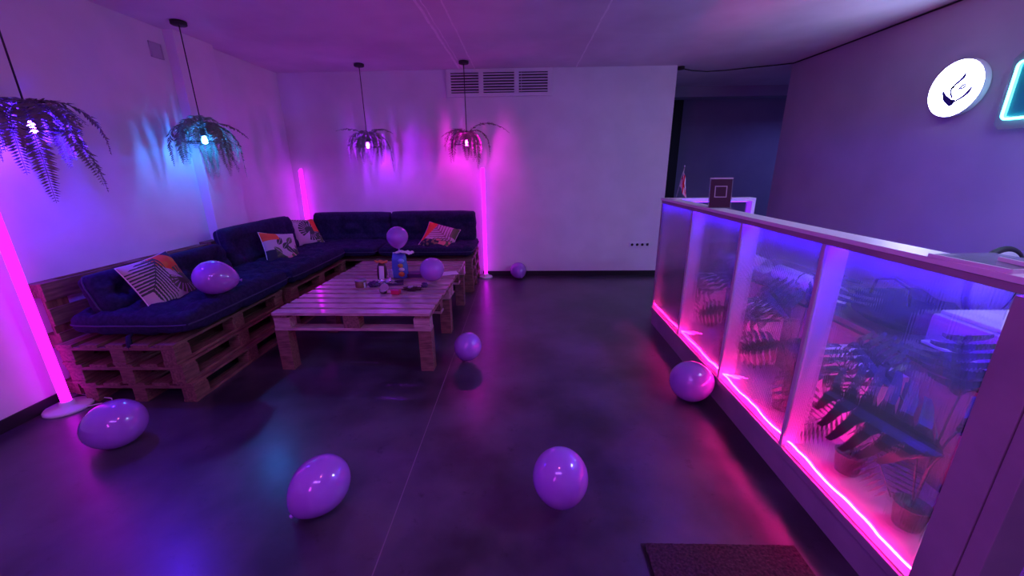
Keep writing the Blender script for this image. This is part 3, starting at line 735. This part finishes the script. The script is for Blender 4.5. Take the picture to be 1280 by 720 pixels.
# (stem end dx,dy,dz, azimuth, pitch, length, width, kind)
plant('large dark monstera plant glowing pink from below in the nearest counter panel', 1.56, 1.30, .186,
      [(-.04, -.07, .40, 172, 0, .44, .46, 'm'), (.02, .22, .50, 150, .3, .28, .30, 'm'), (.04, -.02, .46, 40, -.2, .30, .32, 'm'), (.10, .06, .56, 110, .2, .26, .28, 'm')], 3)
plant('small palm-leaved plant beside the monstera in the nearest counter panel', 1.55, 1.60, .186,
      [(0, -.02, .34, -60, 0, .34, .24, 'p'), (0, .03, .34, -130, .2, .34, .22, 'p'), (.02, 0, .40, 150, -.2, .26, .22, 'p')], 4)
plant('dark monstera plant in the second counter panel from the near end', 1.56, 2.12, .186,
      [(-.03, 0, .46, -30, 0, .32, .36, 'm'), (.02, .10, .54, 150, .2, .32, .34, 'm'), (0, -.06, .34, -80, .2, .28, .28, 'm'), (0, .10, .38, -150, -.2, .28, .28, 'm'), (.04, .02, .64, 70, .1, .26, .28, 'm')], 5)
plant('dark monstera plant in the third counter panel from the near end', 1.56, 2.80, .186,
      [(-.02, 0, .46, -20, 0, .30, .34, 'm'), (.02, .08, .52, 140, .2, .30, .30, 'm'), (0, -.05, .34, -80, .2, .26, .26, 'm'), (.0, .10, .36, -150, .1, .26, .26, 'm')], 6)
plant('small dark plant in the farthest counter panel', 1.56, 3.55, .186,
      [(-.02, 0, .44, -20, 0, .28, .30, 'm'), (.02, .06, .50, 130, .2, .28, .28, 'm'), (0, -.05, .32, -90, .1, .24, .24, 'm')], 7)

# things on the countertop
CT = 1.302
fl = thing('table_flag', 'small white flag with red crosses on a stand at the far end of the counter', 'flag', (1.41, 3.76, CT), (0, 0, math.radians(-20)))
bm = bm_(); lathe(bm, [(.03, 0), (.03, .008), (.008, .016)], 20); mk('stand', bm, M_WHITE, fl, True)
bm = bm_(); tube(bm, [(0, 0, .01), (.045, 0, .29)], .003, 6); mk('pole', bm, M_METAL, fl, True)
bm = bm_(); lathe(bm, [(.001, .285), (.006, .292), (.001, .302)], 10, (.045, 0, 0)); mk('finial', bm, M_WHITE, fl, True)
M_FLAG = mat('flag_cloth', (.8, .8, .8), .8); t, b = nt(M_FLAG); at = N(t, 'ShaderNodeAttribute', attribute_name='print'); t.links.new(at.outputs['Color'], b.inputs['Base Color'])
bm = bm_(); lay = bm.verts.layers.float_color.new('print'); G1, G2 = 60, 44; gr = []
for i in range(G1+1):
    row = []
    for j in range(G2+1):
        u = i/G1; v_ = j/G2                  # u along fly, v up the hoist
        top = Vector((.043, 0, .275)); bot = Vector((.018, 0, .12)); q = bot.lerp(top, v_)
        # cloth hangs down from the hoist in folds
        P = q+Vector((.072*u-.05*u*v_+.006*math.sin(u*9+v_*2), .012*math.sin(u*10)-.01*u, -.13*u**1.1))
        a = bm.verts.new(P); red = abs(u-.5) < .07 or abs(v_-.5) < .10
        for cu in (.22, .78):
            for cv in (.22, .78):
                du = abs(u-cu)*1.5; dv = abs(v_-cv)
                if (du < .03 and dv < .11) or (dv < .03 and du < .11): red = True
        a[lay] = (.65, .012, .03, 1) if red else (.8, .8, .82, 1); row.append(a)
    gr.append(row)
for i in range(G1):
    for j in range(G2): bm.faces.new((gr[i][j], gr[i+1][j], gr[i+1][j+1], gr[i][j+1]))
ob = mk('cloth', bm, M_FLAG, fl, True); so = ob.modifiers.new('solid', 'SOLIDIFY'); so.thickness = .001

qs = thing('sign_holder', 'small purple-black upright sign with pale border standing on the counter', 'sign', (1.435, 2.97, CT), (0, 0, math.radians(-8)))
M_SIGNDK = mat('dark_purple_card', (.05, .008, .03), .35); M_SIGNL = mat('pale_print', (.45, .33, .42), .5)
tilt = Matrix.Rotation(math.radians(-8), 3, 'X')
def tb(*a):
    bm = bm_(); box(bm, *a); 
    for v_ in bm.verts: v_.co = tilt @ v_.co
    return bm
mk('holder', tb(-.078, .078, 0, .005, 0, .215), M_CLEAR, qs)
mk('card', tb(-.072, .072, -.002, 0, .003, .203), M_SIGNDK, qs)
mk('border', tb(-.078, .078, -.003, .006, .204, .214), M_SIGNL, qs)
bm = bm_()
for a in ((-.042, .042, .150, .156), (-.042, .042, .074, .080), (-.042, -.036, .074, .156), (.036, .042, .074, .156)): box(bm, a[0], a[1], -.0035, -.002, a[2], a[3])
for v_ in bm.verts: v_.co = tilt @ v_.co
mk('square_outline', bm, M_SIGNL, qs)
mk('foot', B(-.078, .078, -.05, .05, 0, .003), M_CLEAR, qs)

for i, (x, y, rz, lab) in enumerate(((1.40, 1.20, 4, 'clear acrylic leaflet holder lying on the counter, its left edge towards the sign'), (1.47, 1.08, -9, 'clear acrylic leaflet holder overlapping the other one at the near end of the counter'))):
    a = thing('acrylic_holder', lab, 'holder', (x, y, CT+i*.012), (0, 0, math.radians(rz)), 'acrylic leaflet holders on the counter')
    mk('sheet', B(-.05, .17, -.10, .12, 0, .004), M_CLEAR, a, bevel=.001)
    mk('upper_sheet', B(-.045, .165, -.095, .115, .008, .011), M_CLEAR, a, bevel=.001)
    bm = bm_(); box(bm, -.052, -.045, -.10, .12, 0, .012); box(bm, -.05, .17, -.102, -.096, 0, .012); mk('folded_edge', bm, M_WHITE, a)

# chair behind the counter
ch = thing('office_chair', 'dark office chair with rounded back behind the near end of the counter', 'chair', (2.88, 2.10, 0), (0, 0, math.radians(15)))
bm = bm_()
for i in range(5):
    a = 2*PI*i/5; tube(bm, [(0, 0, .09), (.27*math.cos(a), .27*math.sin(a), .06)], [.024, .014], 8)
mk('base', bm, M_BLACK, ch, True)
for i in range(5):
    a = 2*PI*i/5; bm = bm_(); lathe(bm, [(.028, -.02), (.03, 0), (.028, .02)], 16, (.27*math.cos(a), .27*math.sin(a), .03), Matrix.Rotation(PI/2, 3, 'X')); mk('castor', bm, M_BLACK, ch, True)
bm = bm_(); tube(bm, [(0, 0, .08), (0, 0, .47)], .025, 12); mk('column', bm, M_METAL, ch, True)
bm = bm_(); lathe(bm, [(.02, .47), (.22, .48), (.245, .505), (.235, .54), (.1, .55)], 32); mk('seat', bm, M_NAVY, ch, True)
bm = bm_(); lathe(bm, [(.01, -.03), (.19, -.022), (.215, 0), (.19, .022), (.01, .03)], 36, (.0, .25, .90), Matrix.Rotation(PI/2, 3, 'X')); mk('backrest', bm, M_GREY, ch, True)
bm = bm_(); tube(bm, [(.213*math.cos(2*PI*k/40), 0.25, .90+.213*math.sin(2*PI*k/40)) for k in range(41)], .018, 8, False); mk('back_rim', bm, M_BLACK, ch, True)
bm = bm_(); tube(bm, [(0, .1, .50), (0, .26, .55), (0, .285, .76)], .015, 8); mk('back_stem', bm, M_BLACK, ch, True)

# ------------------------------------------------------------------ illuminated signs on the right wall
sg = thing('round_light_sign', 'glowing white round wall sign with a dark leaf-like logo', 'sign', (XR, 3.635, 2.175))
mx_ = Matrix.Rotation(-PI/2, 3, 'Y')       # local z -> -x
bm = bm_(); lathe(bm, [(.212, .006), (.215, .012), (.215, .05), (.212, .056)], 64, mtx=mx_); mk('housing', bm, M_WHITE, sg, True)
bm = bm_(); lathe(bm, [(.209, .0), (.209, .003)], 64, (-.0565, 0, 0), mx_); mk('face', bm, M_SIGN, sg)
M_INK = mat('indigo_print', (.03, .02, .22), .5); M_INK2 = mat('lilac_print', (.10, .07, .30), .5)
def stroke(pts, ws, m, nm='logo_stroke'):
    bm = bm_(); P_ = [Vector((0, p[0]-3.635, p[1]-2.175)) for p in pts]
    # Catmull-Rom resample
    Q = []; W_ = []
    for i in range(len(P_)-1):
        a, b_, c_, d_ = P_[max(i-1, 0)], P_[i], P_[i+1], P_[min(i+2, len(P_)-1)]
        for k in range(6):
            s = k/6; Q.append(.5*((2*b_)+(c_-a)*s+(2*a-5*b_+4*c_-d_)*s*s+(3*b_-a-3*c_+d_)*s**3)); W_.append((ws[i]*(1-s)+ws[i+1]*s)*1.3+.0045)
    Q.append(P_[-1]); W_.append(ws[-1]*1.3+.002); prev = None
    for i, q in enumerate(Q):
        d_ = (Q[min(i+1, len(Q)-1)]-Q[max(i-1, 0)]).normalized(); nn = Vector((0, -d_.z, d_.y))
        a = bm.verts.new(q+nn*W_[i]+Vector((-.062, 0, 0))); b_ = bm.verts.new(q-nn*W_[i]*1.0+Vector((-.062, 0, 0)))
        if prev: bm.faces.new((prev[0], prev[1], b_, a))
        prev = (a, b_)
    ob = mk(nm, bm, m, sg); so = ob.modifiers.new('solid', 'SOLIDIFY'); so.thickness = .002
stroke([(3.723, 2.168), (3.700, 2.130), (3.683, 2.108), (3.629, 2.066), (3.612, 2.092)], [.001, .007, .012, .015, .002], M_INK)
stroke([(3.578, 2.278), (3.583, 2.251), (3.614, 2.221), (3.646, 2.194), (3.658, 2.157), (3.630, 2.105)], [.001, .006, .004, .003, .002, .001], M_INK)
stroke([(3.662, 2.172), (3.646, 2.186), (3.636, 2.180)], [.001, .005, .001], M_INK)
stroke([(3.500, 2.168), (3.515, 2.133), (3.551, 2.100), (3.609, 2.072)], [.001, .006, .004, .001], M_INK2)
stroke([(3.598, 2.160), (3.577, 2.185), (3.552, 2.193)], [.001, .003, .001], M_INK2)
stroke([(3.583, 2.160), (3.560, 2.172), (3.548, 2.182)], [.001, .003, .001], M_INK2)
ns = thing('neon_sign', 'cyan neon outline sign on a clear backing board, cut off by the right edge', 'sign', (XR, 2.85, 2.12))
bm = bm_(); oct_ = [(-.44, -.25), (-.40, -.29), (.40, -.29), (.44, -.25), (.44, .19), (.40, .23), (-.40, .23), (-.44, .19)]
va = [bm.verts.new((-.03, a, b_)) for a, b_ in oct_]; vb = [bm.verts.new((-.024, a, b_)) for a, b_ in oct_]
bm.faces.new(va); bm.faces.new(vb[::-1])
for k in range(8): bm.faces.new((va[k], va[(k+1) % 8], vb[(k+1) % 8], vb[k]))
mk('backing_board', bm, M_CLEAR, ns)
bm = bm_(); R_ = .03; rect = []
for (a, b_, s0) in ((.36, .13, 0), (-.36, .13, 1), (-.36, -.19, 2), (.36, -.19, 3)):
    for k in range(5):
        an = PI/2*(s0+k/4); rect.append((-.045, a+R_*math.cos(an)+.0, b_+R_*math.sin(an)))
rect.append(rect[0]); tube(bm, rect, .009, 8, False); mk('neon_tube', bm, M_CYAN, ns, True)
for k in (-1, 1):
    bm = bm_(); tube(bm, [(0, k*.42, .1), (-.03, k*.42, .1)], .008, 8); mk('standoff', bm, M_METAL, ns, True)
mk('inner_panel', B(-.036, -.031, -.37, .37, -.20, .14), mat('teal_acrylic', (.02, .30, .34), .3), ns)

# ------------------------------------------------------------------ door mat
dm = thing('door_mat', 'dark brown door mat on the floor at the bottom edge', 'mat', (.515, .75, 0))
bm = bm_(); box(bm, 0, .665, 0, .60, .0, .006); mk('rubber_backing', bm, M_BLACK, dm)
bm = bm_(); n_ = 60
vs = [[bm.verts.new((.012+.641*i/n_, .012+.576*j/n_, .012+random.uniform(0, .004))) for j in range(n_+1)] for i in range(n_+1)]
for i in range(n_):
    for j in range(n_): bm.faces.new((vs[i][j], vs[i+1][j], vs[i+1][j+1], vs[i][j+1]))
ob = mk('pile', bm, M_BROWN, dm); so = ob.modifiers.new('solid', 'SOLIDIFY'); so.thickness = .007; so.offset = -1

# ------------------------------------------------------------------ things on the table
def hexmat(n, c, r=.4, **k): return mat(n, c, r, **k)
M_FOIL = mat('crinkled_foil', (.62, .60, .64), .22, .9); M_BLUEBAG = mat('blue_snack_film', (.10, .22, .60), .25)
M_ORANGE = mat('orange_wrap', (.75, .25, .05), .5); M_CAN = mat('can_label', (.25, .14, .07), .4); M_RED = mat('red_wrapper', (.65, .02, .08), .35)
M_DPURP = mat('dark_purple_wrap', (.06, .02, .10), .3); M_PAPER = mat('white_paper', (.75, .72, .76), .7); M_GLASS = mat('drinking_glass', (.9, .9, .95), .05, alpha=.25, coat=1)
M_CHOC = mat('dark_snack', (.07, .03, .03), .4)
def bag(h, w_, d_, seed, ny=16, nx=20, gather=.35):
    bm = bm_(); rings = []
    for j in range(ny+1):
        s = j/ny; f = 1-.06*math.sin(s*7+seed); 
        if s > .82: f *= 1-(s-.82)/.18*gather
        tk = 1 if s < .75 else 1-(s-.75)/.25*.85
        ring = []
        for i in range(nx):
            a = 2*PI*i/nx; r = 1+.10*noise.noise(Vector((math.cos(a)*2, math.sin(a)*2, s*4+seed)))
            cx = math.copysign(abs(math.cos(a))**.6, math.cos(a)); cy = math.copysign(abs(math.sin(a))**.6, math.sin(a))
            ring.append(bm.verts.new((cx*w_/2*f*r, cy*d_/2*tk*r, s*h)))
        rings.append(ring)
    for j in range(ny):
        for i in range(nx): bm.faces.new((rings[j][i], rings[j][(i+1) % nx], rings[j+1][(i+1) % nx], rings[j+1][i]))
    bm.faces.new(rings[0][::-1]); bm.faces.new(rings[-1]); return bm
def blob(sx, sy, sz, seed, amp=.35, fr=2.2):
    bm = bm_(); bmesh.ops.create_icosphere(bm, subdivisions=4, radius=1)
    for v_ in bm.verts:
        n_ = 1+amp*noise.noise(v_.co*fr+Vector((seed, 0, 0))); z = max(-.6, v_.co.z*n_); v_.co = Vector((v_.co.x*sx*n_, v_.co.y*sy*n_, (z+.6)*sz))
    return bm
z = TH+.0015
o = thing('snack_packet', 'tall clear packet of dark snacks with orange tie beside the blue bag', 'packet', (-1.43, 3.80, z), (0, .06, .1))
mk('packet_body', bag(.20, .085, .07, 1), M_CHOC, o, True)
bm = bm_(); box(bm, -.018, .03, -.040, -.034, .03, .17); mk('packet_label', bm, M_PAPER, o, bevel=.004)
bm = bm_(); tube(bm, [(.065*math.cos(a_/10*2*PI)*(1 if a_ % 2 else .7), .03*math.sin(a_/10*2*PI), .20+.012*(a_ % 2)) for a_ in range(11)], .008, 6, False); mk('tie', bm, M_ORANGE, o, True)
o = thing('snack_bag', 'tall blue and yellow printed snack bag supporting a balloon', 'packet', (-1.285, 3.95, z), (0, 0, -.12))
mk('bag_body', bag(.27, .155, .085, 2, gather=.1), M_BLUEBAG, o, True)
rnd = random.Random(4)
for k_, (cx, cz, rx_, rz_, m_) in enumerate(((.035, .05, .032, .026, M_ORANGE), (.04, .10, .03, .02, M_PAPER), (.03, .14, .028, .022, mat('yellow_print', (.6, .45, .08), .4)), (.04, .19, .034, .022, mat('sky_print', (.25, .5, .9), .4)))):
    bm = bm_(); lathe(bm, [(1, 0), (1, .08)], 20, mtx=Matrix(((rx_, 0, 0), (0, 0, -.1), (0, rz_, 0))))
    for v_ in bm.verts: v_.co += Vector((cx, -.046, cz))
    mk('print_patch', bm, m_, o, True)
o = tag(mk('napkin', B(0, 1, 0, 1, 0, 1), M_PAPER), 'crumpled white napkin on top of the tall blue snack bag', 'napkin')
bm = bm_(); G = 24; vs = []
for i in range(G+1):
    vs.append([bm.verts.new(((i/G-.5)*.19, (j/G-.5)*.11, .022*noise.noise(Vector((i*.22, j*.25, 3)))-.03*abs(i/G-.4))) for j in range(G+1)])
for i in range(G):
    for j in range(G): bm.faces.new((vs[i][j], vs[i+1][j], vs[i+1][j+1], vs[i][j+1]))
bm.to_mesh(o.data); bm.free(); o.location = (-1.225, 3.93, z+.283); so = o.modifiers.new('solid', 'SOLIDIFY'); so.thickness = .002
for p_ in o.data.polygons: p_.use_smooth = True
o = thing('tin_can', 'short round tin with brown label, leftmost thing on the table', 'can', (-1.575, 3.62, z))
bm = bm_(); lathe(bm, [(.050, 0), (.052, .003), (.052, .058), (.050, .062)], 32); mk('can_body', bm, M_CAN, o, True)
bm = bm_(); lathe(bm, [(.053, .060), (.053, .070), (.048, .071), (.047, .066)], 32); mk('can_lid', bm, M_METAL, o, True)
bm = bm_(); box(bm, .045, .051, -.04, -.01, .0, .05); 
mk('price_strip', bm, M_PAPER, o)
o = thing('purple_wrapper', 'small shiny purple sweet wrapper right of the tin', 'wrapper', (-1.455, 3.62, z)); mk('wrapper_body', blob(.045, .035, .035, 1), M_DPURP, o, True)
o = thing('snack_tray', 'dark flat tray holding crumpled foil in front of the tall packets', 'tray', (-1.33, 3.70, z), (0, 0, .25))
bm = bm_(); box(bm, -.14, .14, -.06, .06, 0, .004)
for a in ((-.14, .14, -.063, -.058), (-.14, .14, .058, .063)): box(bm, *a, 0, .022)
for a in ((-.143, -.138, -.06, .06), (.138, .143, -.06, .06)): box(bm, *a, 0, .022)
mk('tray_body', bm, M_DPURP, o, bevel=.001)
o = thing('foil_wrapper', 'crumpled silver foil lying in the dark snack tray', 'foil', (-1.36, 3.70, z+.0045)); mk('foil_body', blob(.085, .045, .030, 5, .7, 3.5), M_FOIL, o)
o = thing('foil_bowl', 'silver foil cup tipped over near the front of the table', 'cup', (-1.285, 3.42, z)); o.scale = (.8, .8, .7)
bm = bm_(); lathe(bm, [(.035, 0), (.050, .035), (.054, .045), (.052, .045), (.047, .034), (.033, .004)], 24); mk('cup_body', bm, M_FOIL, o, True)
bm = bm_(); lathe(bm, [(.052, 0), (.052, .002)], 24, (0.0, .035, .062), Matrix.Rotation(math.radians(60), 3, 'X')); mk('peeled_lid', bm, M_FOIL, o)
o = thing('red_box', 'small red sweet box at the front of the table clutter', 'box', (-1.16, 3.385, z), (0, 0, -.15))
mk('box_body', B(-.04, .04, -.025, .025, 0, .040), M_RED, o, bevel=.006)
mk('box_flap', B(-.04, .04, -.03, -.022, .038, .050), mat('magenta_wrapper', (.6, .03, .25), .3), o, bevel=.002)
o = thing('sweet_pile', 'dark shiny wrapped sweets heaped right of the red box', 'sweets', (-1.04, 3.50, z)); mk('sweets_body', blob(.075, .035, .022, 8, .8, 4), M_CHOC, o)
bm = blob(.03, .02, .012, 9, .6, 4)
for v_ in bm.verts: v_.co += Vector((-.01, -.005, .025))
mk('silver_wrap', bm, M_FOIL, o)
o = thing('sweet_wrapper', 'small dark wrapper lying behind the shiny wrapped sweets', 'wrapper', (-.95, 3.60, z)); mk('wrapper_body', blob(.032, .025, .03, 10), M_DPURP, o, True)
o = thing('flat_box', 'dark purple flat box behind the balloon on the table', 'box', (-1.10, 4.0, z), (0, 0, .05))
mk('box_base', B(-.11, .11, -.06, .06, 0, .028), M_DPURP, o, bevel=.003)
mk('box_lid', B(-.113, .113, -.063, .063, .020, .042), M_DPURP, o, bevel=.003)
o = thing('drinking_glass', 'clear plastic cup between the tall packets', 'cup', (-1.375, 3.93, z))
bm = bm_(); lathe(bm, [(.026, 0), (.033, .085), (.0355, .086), (.0355, .088), (.031, .085), (.024, .004)], 24); mk('cup_body', bm, M_GLASS, o, True)
o = tag(mk('paper_sheet', B(-.10, .12, -.07, .08, 0, .0015), M_PAPER), 'white sheet of paper at the right side of the table behind the balloon', 'paper')
o.location = (-.83, 4.10, z); o.rotation_euler = (0, 0, .35)
